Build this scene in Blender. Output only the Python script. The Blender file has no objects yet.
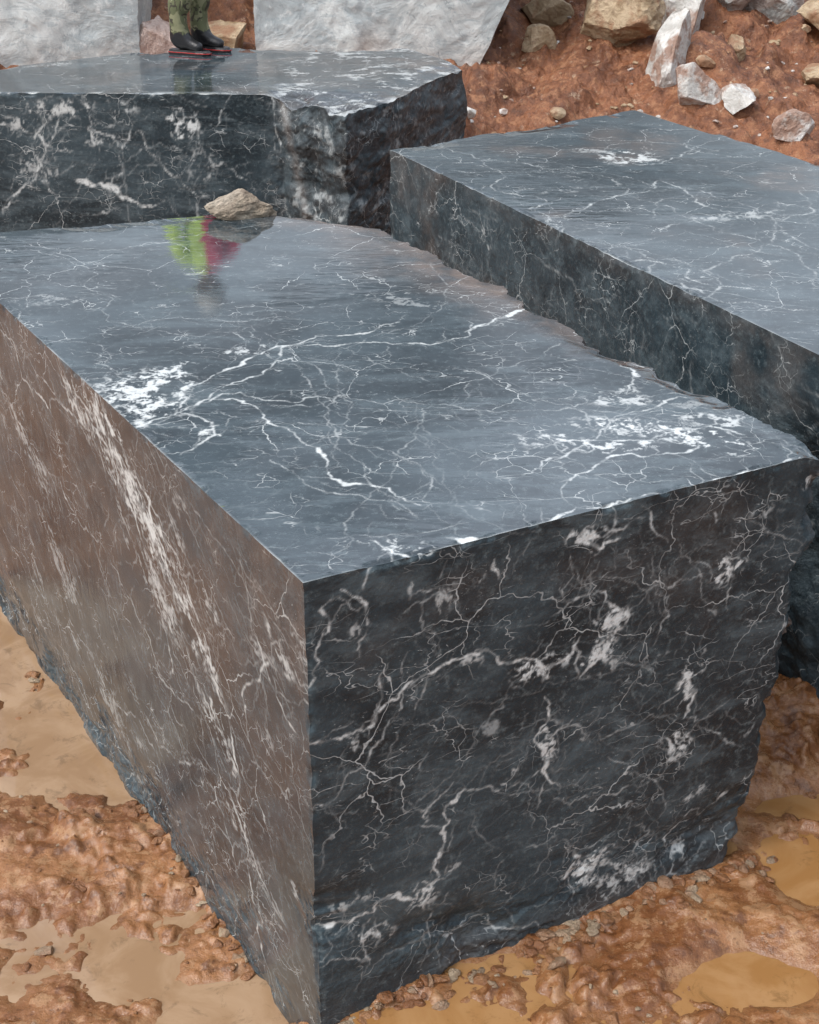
import bpy, bmesh, math, random
import numpy as np
from mathutils import Vector, Matrix
random.seed(7)
SC=bpy.context.scene
CAMH=3.35; PITCH=math.radians(27.5); FPX=1461.0

# ---------------------------------------------------------------- noise
def _h(ix,iy,iz,s):
    n=(ix*374761393+iy*668265263+iz*1440662683+s*974634777)&0xffffffff
    n=((n^(n>>13))*1274126177)&0xffffffff
    n=((n^(n>>16))*2246822519)&0xffffffff
    return ((n^(n>>15))&0xffffff)/float(0xffffff)
def vnoise(x,y,z=0.0,s=0):
    flat=np.isscalar(z)
    x,y,z=np.broadcast_arrays(np.asarray(x,float),np.asarray(y,float),np.asarray(z,float))
    ix=np.floor(x).astype(np.int64);iy=np.floor(y).astype(np.int64);iz=np.floor(z).astype(np.int64)
    fx=x-ix;fy=y-iy;fz=z-iz
    fx=fx*fx*(3-2*fx);fy=fy*fy*(3-2*fy);fz=fz*fz*(3-2*fz)
    r=0
    for a in (0,1):
        wa=fx if a else 1-fx
        for b in (0,1):
            wb=fy if b else 1-fy
            if flat:
                r=r+_h(ix+a,iy+b,iz,s)*wa*wb;continue
            for c in (0,1):
                wc=fz if c else 1-fz
                r=r+_h(ix+a,iy+b,iz+c,s)*wa*wb*wc
    return r*2-1
def fbm(x,y,z=0,o=4,s=0,g=.5):
    a=1.;t=0.;r=0.
    for i in range(o):
        zz=0 if (np.isscalar(z) and z==0) else np.asarray(z)*2**i+i*1.7
        r=r+a*vnoise(np.asarray(x)*2**i+i*7.3,np.asarray(y)*2**i+i*3.1,zz,s+i);t+=a;a*=g
    return r/t
def worley(x,y,s=0):
    ix=np.floor(x).astype(np.int64);iy=np.floor(y).astype(np.int64)
    best=np.full(x.shape,9.);idv=np.zeros(x.shape);sec=np.full(x.shape,9.)
    for a in (-1,0,1):
        for b in (-1,0,1):
            jx=ix+a;jy=iy+b
            px=jx+.1+.8*_h(jx,jy,jx*0,s);py=jy+.1+.8*_h(jx,jy,jx*0,s+1)
            d=np.hypot(px-x,py-y);i=_h(jx,jy,jx*0,s+2)
            m=d<best
            sec=np.where(m,best,np.minimum(sec,d))
            idv=np.where(m,i,idv);best=np.where(m,d,best)
    return best,idv,sec
def sstep(a,b,x):
    t=np.clip((x-a)/(b-a),0,1);return t*t*(3-2*t)

# ---------------------------------------------------------------- photogrammetry helpers (photo measurement -> metres on a stone face)
def ray(u,v):
    x=u-409.5;y=v-512
    return np.array([x,FPX*math.cos(PITCH)-y*math.sin(PITCH),-FPX*math.sin(PITCH)-y*math.cos(PITCH)])
CP=np.array([0,0,CAMH])
def m_top(pts,z=1.5):
    return [tuple((CP+ray(*q)*((z-CAMH)/ray(*q)[2]))[:2]) for q in pts]
def m_face(pts,P0,d):
    n=np.array([d[1],-d[0],0.]);out=[]
    for q in pts:
        r=ray(*q);P=CP+r*(np.dot(n,P0-CP)/np.dot(n,r));out.append((float(np.dot(P-P0,d)),float(P[2])))
    return out

# ---------------------------------------------------------------- vein canvases
class Canvas:
    def __init__(s,x0,x1,y0,y1,h,seed):
        s.x0,s.y0,s.h=x0,y0,h
        s.nx=int((x1-x0)/h)+2;s.ny=int((y1-y0)/h)+2;s.x1=x1;s.y1=y1
        s.A=np.zeros((s.nx,s.ny));s.r=random.Random(seed);s.seed=seed
    def seg(s,a,b,w,I):
        pad=w+1.5*s.h
        i0=max(0,int((min(a[0],b[0])-pad-s.x0)/s.h));i1=min(s.nx,int((max(a[0],b[0])+pad-s.x0)/s.h)+2)
        j0=max(0,int((min(a[1],b[1])-pad-s.y0)/s.h));j1=min(s.ny,int((max(a[1],b[1])+pad-s.y0)/s.h)+2)
        if i1<=i0 or j1<=j0:return
        X=(s.x0+np.arange(i0,i1)*s.h)[:,None];Y=(s.y0+np.arange(j0,j1)*s.h)[None,:]
        dx=b[0]-a[0];dy=b[1]-a[1];L=dx*dx+dy*dy+1e-12
        t=np.clip(((X-a[0])*dx+(Y-a[1])*dy)/L,0,1)
        d=np.hypot(X-a[0]-t*dx,Y-a[1]-t*dy)
        v=np.clip((w-d)/s.h+.5,0,1)*I
        s.A[i0:i1,j0:j1]=np.maximum(s.A[i0:i1,j0:j1],v)
    def poly(s,pts,w,I=1.,jit=.16,branch=.12,depth=0):
        P=[tuple(p) for p in pts];jj=jit
        while True:
            Q=[P[0]];mx=0
            for a,b in zip(P[:-1],P[1:]):
                L=math.hypot(b[0]-a[0],b[1]-a[1]);mx=max(mx,L)
                if L>.014:
                    k=s.r.gauss(0,jj)*.75;t=s.r.uniform(.35,.65)
                    Q.append((a[0]+(b[0]-a[0])*t-(b[1]-a[1])*k,a[1]+(b[1]-a[1])*t+(b[0]-a[0])*k))
                Q.append(b)
            P=Q;jj=max(jj*.97,.1)
            if mx<=.016:break
        n=len(P);ph=s.r.random()*9
        wv=1.
        for i in range(n-1):
            e=min(1,(i+1)/6.,(n-1-i)/6.)
            wv=.6*wv+.4*s.r.choice([.12,.5,.8,1.,2.4])
            ww=w*(.3+.7*e)*wv*(.8+.35*math.sin(ph+i*.21))
            gap=.3 if math.sin(ph*3+i*.33)>.75 else 1.
            s.seg(P[i],P[i+1],max(ww,.0007),I*gap*(.6+.4*e)*(.7+.3*s.r.random()))
            if depth<2 and s.r.random()<branch:
                ang=math.atan2(P[i+1][1]-P[i][1],P[i+1][0]-P[i][0])+s.r.choice([-1,1])*s.r.uniform(.4,1.3)
                s.crack(P[i],ang,s.r.uniform(.02,.12),w*.35,I*.65,depth+1,jit)
    def crack(s,p,ang,L,w,I,depth=0,jit=.14):
        pts=[p];a=ang;l=0
        while l<L:
            st=s.r.uniform(.04,.14);a+=s.r.gauss(0,.15)
            if s.r.random()<.15:a+=s.r.choice([-.7,.7])
            l+=st
            pts.append((pts[-1][0]+math.cos(a)*st,pts[-1][1]+math.sin(a)*st))
        s.poly(pts,w,I,jit,.05,depth+1)
    def cracks(s,n,ang,spread,L=(.1,.7),w=(.0007,.0022),I=(.2,.7)):
        for _ in range(n):
            p=(s.r.uniform(s.x0,s.x1),s.r.uniform(s.y0,s.y1))
            a=s.r.gauss(ang,spread)+(math.pi if s.r.random()<.5 else 0)
            k=s.r.random()**2
            s.crack(p,a,L[0]+(L[1]-L[0])*s.r.random()**1.5,w[0]+(w[1]-w[0])*k,I[0]+(I[1]-I[0])*(.5*k+.5*s.r.random()**1.5))
    def blob(s,cx,cy,rx,ry,ang,I,fr=22.,thr=.12,an=(1,1)):
        rx*=1.55;ry*=1.55
        R=max(rx,ry)*1.6
        i0=max(0,int((cx-R-s.x0)/s.h));i1=min(s.nx,int((cx+R-s.x0)/s.h)+2)
        j0=max(0,int((cy-R-s.y0)/s.h));j1=min(s.ny,int((cy+R-s.y0)/s.h)+2)
        if i1<=i0 or j1<=j0:return
        X=(s.x0+np.arange(i0,i1)*s.h)[:,None]-cx;Y=(s.y0+np.arange(j0,j1)*s.h)[None,:]-cy
        wx=.016*fbm((X+cx)*36,(Y+cy)*36,0,3,s.seed+2);wy=.016*fbm((X+cx)*36,(Y+cy)*36,0,3,s.seed+3)
        c,q=math.cos(ang),math.sin(ang);U=(X+wx)*c+(Y+wy)*q;V=-(X+wx)*q+(Y+wy)*c
        m=np.exp(-((U/rx)**2+(V/ry)**2)*1.6)
        n=fbm((U+cx)*fr*an[0],(V+cy)*fr*an[1],0,5,s.seed+5,.72)
        rd=1-np.abs(fbm((U+3)*fr*.40*an[0],(V-2)*fr*.40*an[1],0,4,s.seed+9,.6))*4.5
        v=np.clip(sstep(thr,thr+.16,n*1.3+m*.36-.26)*1.0+sstep(.70,.98,rd)*.95*m**.4,0,1)*sstep(.06,.35,m)*I
        s.A[i0:i1,j0:j1]=np.maximum(s.A[i0:i1,j0:j1],v)
    def blobs(s,n,rr,I,ang=0,fr=26.,thr=.14,an=(1,1)):
        for _ in range(n):
            a=s.r.uniform(*rr);s.blob(s.r.uniform(s.x0,s.x1),s.r.uniform(s.y0,s.y1),a*s.r.uniform(1,2),a*.7,ang+s.r.gauss(0,.4),s.r.uniform(*I),fr,thr,an)
    def sample(s,x,y):
        fx=np.clip((x-s.x0)/s.h,0,s.nx-1.001);fy=np.clip((y-s.y0)/s.h,0,s.ny-1.001)
        i=fx.astype(int);j=fy.astype(int);a=fx-i;b=fy-j;A=s.A
        return A[i,j]*(1-a)*(1-b)+A[i+1,j]*a*(1-b)+A[i,j+1]*(1-a)*b+A[i+1,j+1]*a*b

# ---------------------------------------------------------------- material helpers
def new_mat(name):
    m=bpy.data.materials.new(name);m.use_nodes=True;nt=m.node_tree
    return m,nt,nt.nodes["Principled BSDF"]
class NB:
    def __init__(s,nt):s.nt=nt
    def n(s,t,**k):
        o=s.nt.nodes.new(t)
        for a,b in k.items():setattr(o,a,b)
        return o
    def l(s,a,b):s.nt.links.new(a,b)
    def put(s,sock,v):
        if hasattr(v,'is_linked'):s.l(v,sock)
        else:sock.default_value=v
    def noise(s,vec,scale,detail=5,rough=.55,dist=0.,out='Fac'):
        o=s.n('ShaderNodeTexNoise');s.l(vec,o.inputs['Vector'])
        o.inputs['Scale'].default_value=scale;o.inputs['Detail'].default_value=detail
        o.inputs['Roughness'].default_value=rough;o.inputs['Distortion'].default_value=dist
        return o.outputs[out]
    def vor(s,vec,scale,feat='DISTANCE_TO_EDGE'):
        o=s.n('ShaderNodeTexVoronoi',feature=feat);s.l(vec,o.inputs['Vector']);o.inputs['Scale'].default_value=scale
        return o.outputs['Distance']
    def warp(s,vec,scale,amt,detail=3):
        a=s.n('ShaderNodeVectorMath',operation='SUBTRACT');s.l(s.noise(vec,scale,detail,.6,0.,'Color'),a.inputs[0]);a.inputs[1].default_value=(.5,.5,.5)
        b=s.n('ShaderNodeVectorMath',operation='MULTIPLY_ADD');s.l(a.outputs[0],b.inputs[0]);b.inputs[1].default_value=(amt,)*3;s.l(vec,b.inputs[2])
        return b.outputs[0]
    def m(s,op,a,b=0.,c=0.,clamp=False):
        o=s.n('ShaderNodeMath',operation=op);o.use_clamp=clamp
        s.put(o.inputs[0],a);s.put(o.inputs[1],b);s.put(o.inputs[2],c);return o.outputs[0]
    def mr(s,v,a,b,c=0.,d=1.):
        o=s.n('ShaderNodeMapRange',interpolation_type='SMOOTHSTEP');s.put(o.inputs[0],v)
        for i,x in enumerate((a,b,c,d)):s.put(o.inputs[i+1],x)
        return o.outputs[0]
    def mix(s,f,a,b):
        o=s.n('ShaderNodeMix',data_type='RGBA');s.put(o.inputs[0],f)
        s.put(o.inputs[6],a if not isinstance(a,tuple) else (*a,1));s.put(o.inputs[7],b if not isinstance(b,tuple) else (*b,1))
        return o.outputs[2]
    def mapping(s,vec,rot=(0,0,0),sc=(1,1,1)):
        o=s.n('ShaderNodeMapping');s.l(vec,o.inputs[0]);o.inputs['Rotation'].default_value=rot;o.inputs['Scale'].default_value=sc
        return o.outputs[0]
    def bump(s,h,strength=1.,dist=1.):
        o=s.n('ShaderNodeBump');o.inputs['Strength'].default_value=strength;o.inputs['Distance'].default_value=dist
        s.put(o.inputs['Height'],h);return o.outputs[0]
    def attr(s,name):
        o=s.n('ShaderNodeAttribute');o.attribute_name=name;return o

def stone_mat(name,rot):
    m,nt,bs=new_mat(name);B=NB(nt)
    tc=B.n('ShaderNodeTexCoord').outputs['Object']
    st=B.mapping(tc,rot,(1.2,3.6,4.5))
    n1=B.noise(tc,1.5,6,.65,.4);n2=B.noise(st,1.9,6,.70,.5);n3=B.noise(tc,38,4,.72)
    base=B.mix(B.mr(n1,.34,.66),(.014,.023,.029),(.038,.058,.070))
    base=B.mix(B.m('MULTIPLY',B.mr(n2,.47,.66),.6),base,(.085,.115,.130))
    base=B.mix(B.m('MULTIPLY',B.mr(n2,.44,.32),.55),base,(.009,.015,.019))
    base=B.mix(B.m('MULTIPLY',B.mr(n3,.50,.74),.55),base,(.13,.165,.175))
    wp=B.warp(tc,8,.10);ws=B.warp(st,3,.35)
    mk1=B.noise(tc,2.3,3,.6);mk2=B.noise(tc,5.3,3,.6)
    e1=B.m('MULTIPLY',B.mr(B.vor(wp,3.1),.001,.007,1.,0.),B.mr(mk1,.46,.62,0.,.6))
    e2=B.m('MULTIPLY',B.mr(B.vor(ws,2.6),.002,.013,1.,0.),B.mr(mk2,.46,.64,0.,.5))
    e3=B.m('MULTIPLY',B.mr(B.vor(wp,10.),.002,.018,1.,0.),B.m('MULTIPLY',B.mr(mk2,.50,.62),B.mr(mk1,.54,.42,0.,.55)))
    hv=B.m('MAXIMUM',B.m('MAXIMUM',e1,e2),e3)
    fl=B.m('MULTIPLY',B.mr(B.noise(ws,22,4,.78),.62,.69),B.mr(mk1,.48,.60))
    ve=B.attr('vein').outputs['Fac']
    brk=B.mr(n3,.30,.52,.40,1.15)
    v=B.m('MULTIPLY',ve,brk)
    v=B.m('MAXIMUM',v,B.m('MAXIMUM',B.m('MULTIPLY',hv,brk),B.m('MULTIPLY',fl,.55)),clamp=True)
    sta=B.attr('stain_reflection').outputs['Fac']  # brown stains, plus the mud reflection painted on the main block's left face
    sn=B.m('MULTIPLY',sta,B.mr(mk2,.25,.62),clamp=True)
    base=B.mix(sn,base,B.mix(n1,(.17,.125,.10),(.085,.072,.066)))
    col=B.mix(v,base,B.mix(n1,(.64,.69,.70),(.56,.57,.55)))
    B.l(col,bs.inputs['Base Color'])
    wet=B.attr('wet').outputs['Fac']
    rg=B.m('ADD',B.mr(wet,0.,1.,.62,.035),B.m('MULTIPLY',B.mr(B.noise(tc,1.7,4,.6),.49,.56),.07))
    rg=B.m('ADD',rg,B.m('MULTIPLY',B.m('SUBTRACT',n3,.5),.05),clamp=True)
    B.l(rg,bs.inputs['Roughness']);bs.inputs['IOR'].default_value=1.6
    B.l(B.mr(wet,.4,1.,.20,.72),bs.inputs['Specular IOR Level'])
    rp=B.mapping(tc,(0,0,.12),(6,22,6))
    rip=B.m('MULTIPLY',B.noise(rp,1.,2,.5,.5),B.mr(B.noise(tc,1.3,2),.52,.62,.0001,.0013))
    dry=B.m('SUBTRACT',1.,wet)
    h=B.m('ADD',rip,B.m('MULTIPLY',n3,B.mr(wet,.5,1.,.0014,.00012)))
    h=B.m('ADD',h,B.m('MULTIPLY',B.noise(tc,15,5,.68),B.m('MULTIPLY',B.m('MULTIPLY',dry,dry),.034)))
    B.l(B.bump(h),bs.inputs['Normal'])
    return m
STONE=stone_mat("dark_veined_marble",(0.,0.,.9))
STONE2=stone_mat("dark_veined_marble_b",(.2,.3,2.1))

def pale_mat():
    m,nt,bs=new_mat("pale_grey_marble");B=NB(nt);tc=B.n('ShaderNodeTexCoord').outputs['Object']
    a=B.noise(tc,2.2,7,.70,.8);st=B.mapping(tc,(.3,.5,.2),(2,2,7));b=B.noise(st,2.2,7,.68,1.);c=B.noise(tc,13,6,.72,.6)
    col=B.mix(B.mr(a,.38,.60),(.38,.42,.43),(.60,.63,.62))
    col=B.mix(B.m('MULTIPLY',B.mr(b,.5,.60),.55),col,(.30,.35,.37))
    col=B.mix(B.m('MULTIPLY',B.mr(c,.52,.64),.5),col,(.70,.72,.71))
    col=B.mix(B.m('MULTIPLY',B.mr(c,.42,.32),.7),col,(.22,.26,.28))
    col=B.mix(B.m('MULTIPLY',B.attr('stain_reflection').outputs['Fac'],.8),col,(.34,.18,.09))
    B.l(col,bs.inputs['Base Color']);bs.inputs['Roughness'].default_value=.5
    B.l(B.bump(B.m('ADD',B.m('MULTIPLY',c,.006),B.m('MULTIPLY',a,.03))),bs.inputs['Normal']);return m
PALE=pale_mat()

def rock_mat(name,c1,c2,c3,mud=.5,rough=.62):
    m,nt,bs=new_mat(name);B=NB(nt);tc=B.n('ShaderNodeTexCoord').outputs['Object']
    a=B.noise(tc,5,6,.68,.5);b=B.noise(tc,24,5,.72)
    col=B.mix(B.mr(a,.38,.62),c1,c2);col=B.mix(B.m('MULTIPLY',B.mr(b,.5,.68),.6),col,c3)
    col=B.mix(B.m('MULTIPLY',B.mr(B.noise(tc,3.3,6,.66),.46,.58),mud),col,(.24,.10,.045))
    B.l(col,bs.inputs['Base Color']);bs.inputs['Roughness'].default_value=rough
    B.l(B.bump(B.m('ADD',B.m('MULTIPLY',b,.02),B.m('MULTIPLY',a,.03))),bs.inputs['Normal']);return m
R_TAN=rock_mat("tan_limestone",(.32,.23,.135),(.50,.39,.26),(.21,.135,.08),.7)
R_WHITE=rock_mat("white_limestone",(.48,.47,.44),(.68,.67,.64),(.36,.33,.29),.75)
R_GREY=rock_mat("grey_limestone",(.26,.27,.26),(.44,.45,.43),(.14,.14,.13),.45)
R_RUB=rock_mat("weathered_limestone",(.26,.225,.17),(.46,.41,.33),(.15,.12,.09),.15)
R_PINK=rock_mat("pink_limestone",(.45,.32,.27),(.62,.50,.44),(.3,.2,.15),.4)

# ---------------------------------------------------------------- mesh helper
def grid_mesh(name,parts,mats,attrs=(),smooth=True):
    V=[];F=[];A={a:[] for a in attrs};M=[];off=0
    for p in parts:
        P=p['P'];n,m=P.shape[:2];V.append(P.reshape(-1,3))
        i=np.arange(n-1)[:,None]*m+np.arange(m-1)[None,:]
        f=np.stack([i,i+m,i+m+1,i+1],-1).reshape(-1,4)+off;F.append(f);M.append(np.full(len(f),p.get('mat',0)))
        for a in attrs:A[a].append(np.broadcast_to(p[a],(n,m)).reshape(-1))
        off+=n*m
    V=np.concatenate(V);F=np.concatenate(F);M=np.concatenate(M)
    me=bpy.data.meshes.new(name);me.vertices.add(len(V));me.vertices.foreach_set('co',V.astype(np.float32).ravel())
    me.loops.add(F.size);me.loops.foreach_set('vertex_index',F.astype(np.int32).ravel())
    me.polygons.add(len(F));me.polygons.foreach_set('loop_start',np.arange(0,F.size,4,dtype=np.int32))
    me.polygons.foreach_set('loop_total',np.full(len(F),4,dtype=np.int32))
    me.polygons.foreach_set('material_index',M.astype(np.int32))
    me.polygons.foreach_set('use_smooth',np.full(len(F),smooth))
    me.update(calc_edges=True)
    for a in attrs:
        at=me.attributes.new(a,'FLOAT','POINT');at.data.foreach_set('value',np.concatenate(A[a]).astype(np.float32))
    for mt in mats:me.materials.append(mt)
    o=bpy.data.objects.new(name,me);SC.collection.objects.link(o);return o

def pint(kn,ks,u):
    uc=np.clip(u,0,1);r=np.stack([np.interp(uc,ks,kn[:,i]) for i in (0,1)],-1)
    sl=(kn[-1]-kn[-2])/(ks[-1]-ks[-2])
    return r+np.maximum(u-1,0)[...,None]*sl
def block(name,front,back,zt,zb,n,mat,E=None,disp=None,att=None,vpow=1.):
    front=np.array(front,float);back=np.array(back,float)
    d=np.r_[0,np.cumsum(np.hypot(*np.diff(front,axis=0).T))];ks=d/d[-1]
    nu,nv,nw=n;lu=np.linspace(0,1,nu);lv=np.linspace(0,1,nv)**vpow;lw=np.linspace(0,1,nw)
    parts=[]
    for fid,(a,b) in {'top':(lu,lv),'front':(lu,lw),'right':(lv,lw),'left':(lw,lv),'back':(lw[::3],lu[::3])}.items():
        A,Bb=np.meshgrid(a,b,indexing='ij');o=np.ones_like(A);z=o*0
        if fid=='top':u,v,w=A,Bb,o
        elif fid=='front':u,v,w=A,z,Bb
        elif fid=='right':u,v,w=o,A,Bb
        elif fid=='left':w,u,v=A,z,Bb
        else:w,u,v=A,Bb,o
        ue=u*(E(v,w) if E else 1.)
        xy=pint(front,ks,ue)*(1-v)[...,None]+pint(back,ks,ue)*v[...,None]
        P=np.concatenate([xy,(zb+(zt-zb)*w)[...,None]],-1)
        if disp:P=disp(P,u,v,w)
        q=dict(P=P);q.update(att(fid,P,u,v,w));parts.append(q)
    return grid_mesh(name,parts,[mat],('vein','stain_reflection','wet'))

def edge_wear(P,d1,amp=.006,fr=14.,s=3):
    n=np.maximum(fbm(P[...,0]*fr,P[...,1]*fr,P[...,2]*fr,3,s),0)
    return np.exp(-(d1/.014)**2)*n*amp

# ================================================================ MAIN BLOCK
N0=np.array([-.267,3.168,0.]);Bc=np.array([1.20,3.92,0.])
df=Bc-N0;LF=np.linalg.norm(df);df/=LF
BL=np.array([-2.06,6.10,0.]);BR=np.array([-.40,6.60,0.])
dl=BL-N0;LL=np.linalg.norm(dl);dl/=LL

ct=Canvas(-2.2,1.35,3.0,6.8,.003,21)
TV=[([(130,430),(175,415),(225,370),(290,345),(350,335),(400,322)],.006,.95),
([(160,428),(215,392),(285,346),(340,345),(430,345),(470,330),(500,318)],.0045,.85),
([(465,332),(500,318),(530,307)],.009,1.),
([(180,412),(240,392),(300,402),(350,395)],.004,.8),
([(205,400),(260,410),(300,440),(330,475),(345,485),(420,505)],.0052,.95),
([(180,455),(215,435),(205,420),(180,412)],.006,.95),
([(535,435),(610,440),(680,430),(745,435)],.005,.9),([(560,410),(620,400),(690,395)],.0035,.7),
([(560,482),(620,455),(700,445)],.005,.85),([(640,497),(700,490),(760,470),(800,457)],.006,.9),
([(480,540),(560,515),(640,497)],.0045,.8),([(370,540),(392,553),(411,556),(409,583)],.008,1.),
([(445,537),(485,540),(490,560)],.007,.95),([(620,362),(632,382),(625,395)],.006,.9),
([(270,460),(320,490),(400,510)],.0035,.7),([(250,325),(330,410),(420,500)],.0022,.5),
([(60,370),(130,375),(200,380)],.0025,.5),([(20,240),(120,250),(200,230)],.0025,.5),
([(100,330),(160,320),(300,320)],.0025,.5),([(470,370),(540,400),(620,440)],.0025,.5),
([(20,250),(150,330),(330,440),(420,520)],.002,.5),([(430,262),(400,330),(345,400),(330,470)],.002,.4),
([(560,340),(480,380),(390,480),(330,560)],.002,.4),([(395,395),(500,412),(640,415),(760,430)],.0025,.5),
([(30,300),(100,345),(150,400)],.0025,.5),([(540,470),(600,430),(660,405),(700,398)],.004,.75)]
for p,w,I in TV: ct.poly(m_top(p),w*.78,I,.15,.06)
ct.cracks(60,2.3,.3,(.1,1.2),(.0008,.0014),(.12,.5))
ct.cracks(75,.3,.7,(.04,.35),(.0008,.0021),(.12,.65))
for q,rx,ry,a,I in [((140,388),.12,.10,.5,1.),((150,410),.11,.07,.9,1.),((165,372),.08,.05,.9,.9),((650,428),.15,.045,-.2,.95),((600,445),.13,.035,.1,.8),((700,440),.12,.05,-.4,.9),((620,400),.1,.03,0,.65),((215,432),.05,.03,.2,.9),((400,300),.14,.04,-.4,.3),((560,440),.1,.03,0,.7),((720,420),.08,.04,0,.7),((60,300),.12,.04,0,.3),((250,350),.06,.03,.5,.7),((400,545),.04,.03,0,.8)]:
    c=m_top([q])[0];ct.blob(c[0],c[1],rx,ry,a,I,24.,.12,(1,1.2))
ct.blobs(26,(.015,.035),(.2,.65),.3,26.,.18,(1,1.2))

cf=Canvas(-.02,1.80,-.4,1.52,.003,22)
FV=[([(303,750),(345,735),(400,690),(440,665),(485,655)],.0055,1.),([(485,655),(530,670),(550,665),(570,640)],.006,1.),
([(570,680),(590,660),(612,620)],.008,1.),([(535,700),(540,760),(550,790)],.006,1.),
([(460,790),(440,840),(415,900),(350,925),(315,938)],.005,1.),([(575,850),(600,865),(590,885)],.009,1.),
([(600,865),(640,880),(690,875)],.003,.85),([(670,680),(672,722)],.008,1.),([(712,560),(715,582)],.008,1.),
([(575,535),(612,540)],.008,1.),([(655,740),(665,765)],.006,.95),([(340,590),(365,625)],.006,1.),
([(370,920),(372,960),(305,972)],.004,.85),([(303,820),(340,790),(380,740),(400,690)],.0022,.65),
([(400,800),(460,790),(540,795),(640,785)],.0022,.6),([(720,800),(680,870),(640,900)],.0025,.7),
([(409,583),(406,600)],.008,1.),([(490,560),(492,580)],.006,1.),([(420,590),(445,640)],.002,.55),
([(640,560),(655,600),(640,650)],.002,.6),([(500,740),(620,730),(700,720)],.002,.5),
([(303,690),(320,640),(330,600)],.004,.9),([(600,760),(640,850),(680,905)],.002,.6),([(520,850),(600,840),(700,835)],.002,.5),
([(430,900),(460,940),(520,930),(600,925)],.003,.7),([(540,620),(570,600),(620,612)],.0035,.8),([(590,580),(640,590),(700,585)],.002,.6)]
for p,w,I in FV: cf.poly(m_face(p,N0,df),w*.88,I,.2,.10)
cf.cracks(34,.15,.5,(.03,.6),(.0008,.0013),(.15,.5))
cf.cracks(70,1.3,.7,(.02,.22),(.0008,.0024),(.15,.85))
for q,rx,ry,a,I in [((585,660),.05,.035,.6,1.),((530,672),.06,.03,0,1.),((592,868),.06,.05,0,1.),((672,690),.03,.05,0,1.),((540,745),.03,.06,.2,.95),((425,890),.03,.06,-.4,.9),((712,572),.035,.035,0,1.),((665,750),.03,.04,0,.9),((375,935),.05,.03,0,.8),((600,625),.04,.03,.5,.95),((440,600),.03,.03,0,.5),((640,870),.05,.03,0,.8),((350,740),.03,.03,0,.7),((580,538),.045,.022,0,.9),((620,880),.05,.05,0,.7),((690,850),.03,.03,0,.6),((470,660),.03,.02,0,.7)]:
    c=m_face([q],N0,df)[0];cf.blob(c[0],c[1],rx,ry,a,I,32.,.11)
cf.blobs(42,(.008,.024),(.3,.9),.5,36.,.14)

cl=Canvas(-.02,3.6,-.5,1.52,.003,23)
LV=[([(110,430),(150,520),(190,600),(220,700),(245,830),(265,960)],.005,.85),([(60,380),(110,450),(150,560),(170,680)],.004,.75),
([(0,400),(60,480),(110,560),(200,720)],.003,.65),([(0,520),(70,620),(160,760)],.003,.55),([(240,560),(270,680),(300,740)],.004,.75),
([(130,470),(150,500),(155,560)],.007,1.),([(0,330),(60,400)],.004,.75),([(285,640),(260,680),(255,760)],.004,.85),
([(20,345),(90,430),(160,520),(215,640)],.003,.7),([(130,690),(200,760),(270,900)],.003,.65)]
for p,w,I in LV: cl.poly(m_face(p,N0,dl),w*.8,I,.17,.2)
dd=np.array(m_face([(110,430),(200,650)],N0,dl));ang=math.atan2(*(dd[1]-dd[0])[::-1])
cl.cracks(220,ang,.25,(.05,.8),(.0008,.0018),(.15,.65))
cl.cracks(100,ang+1.1,.5,(.04,.3),(.0008,.0018),(.15,.65))
for q,rx,ry,a,I in [((120,460),.14,.07,0,.9),((150,530),.16,.06,0,.95),((190,620),.17,.05,0,.8),((75,400),.12,.05,0,.75),((215,720),.14,.045,0,.65),((245,840),.12,.035,0,.6),((160,590),.13,.08,0,.6),((30,450),.18,.07,0,.45),((60,560),.18,.08,0,.35),((110,700),.18,.07,0,.35),((100,430),.15,.06,.2,.8),((135,500),.12,.06,0,.8),((280,650),.06,.03,0,.6)]:
    c=m_face([q],N0,dl)[0];cl.blob(c[0],c[1],rx,ry,ang+a,I,19.,.17,(.8,2.0))
cl.blobs(36,(.02,.05),(.2,.5),ang,22.,.18,(.7,2.))

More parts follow.
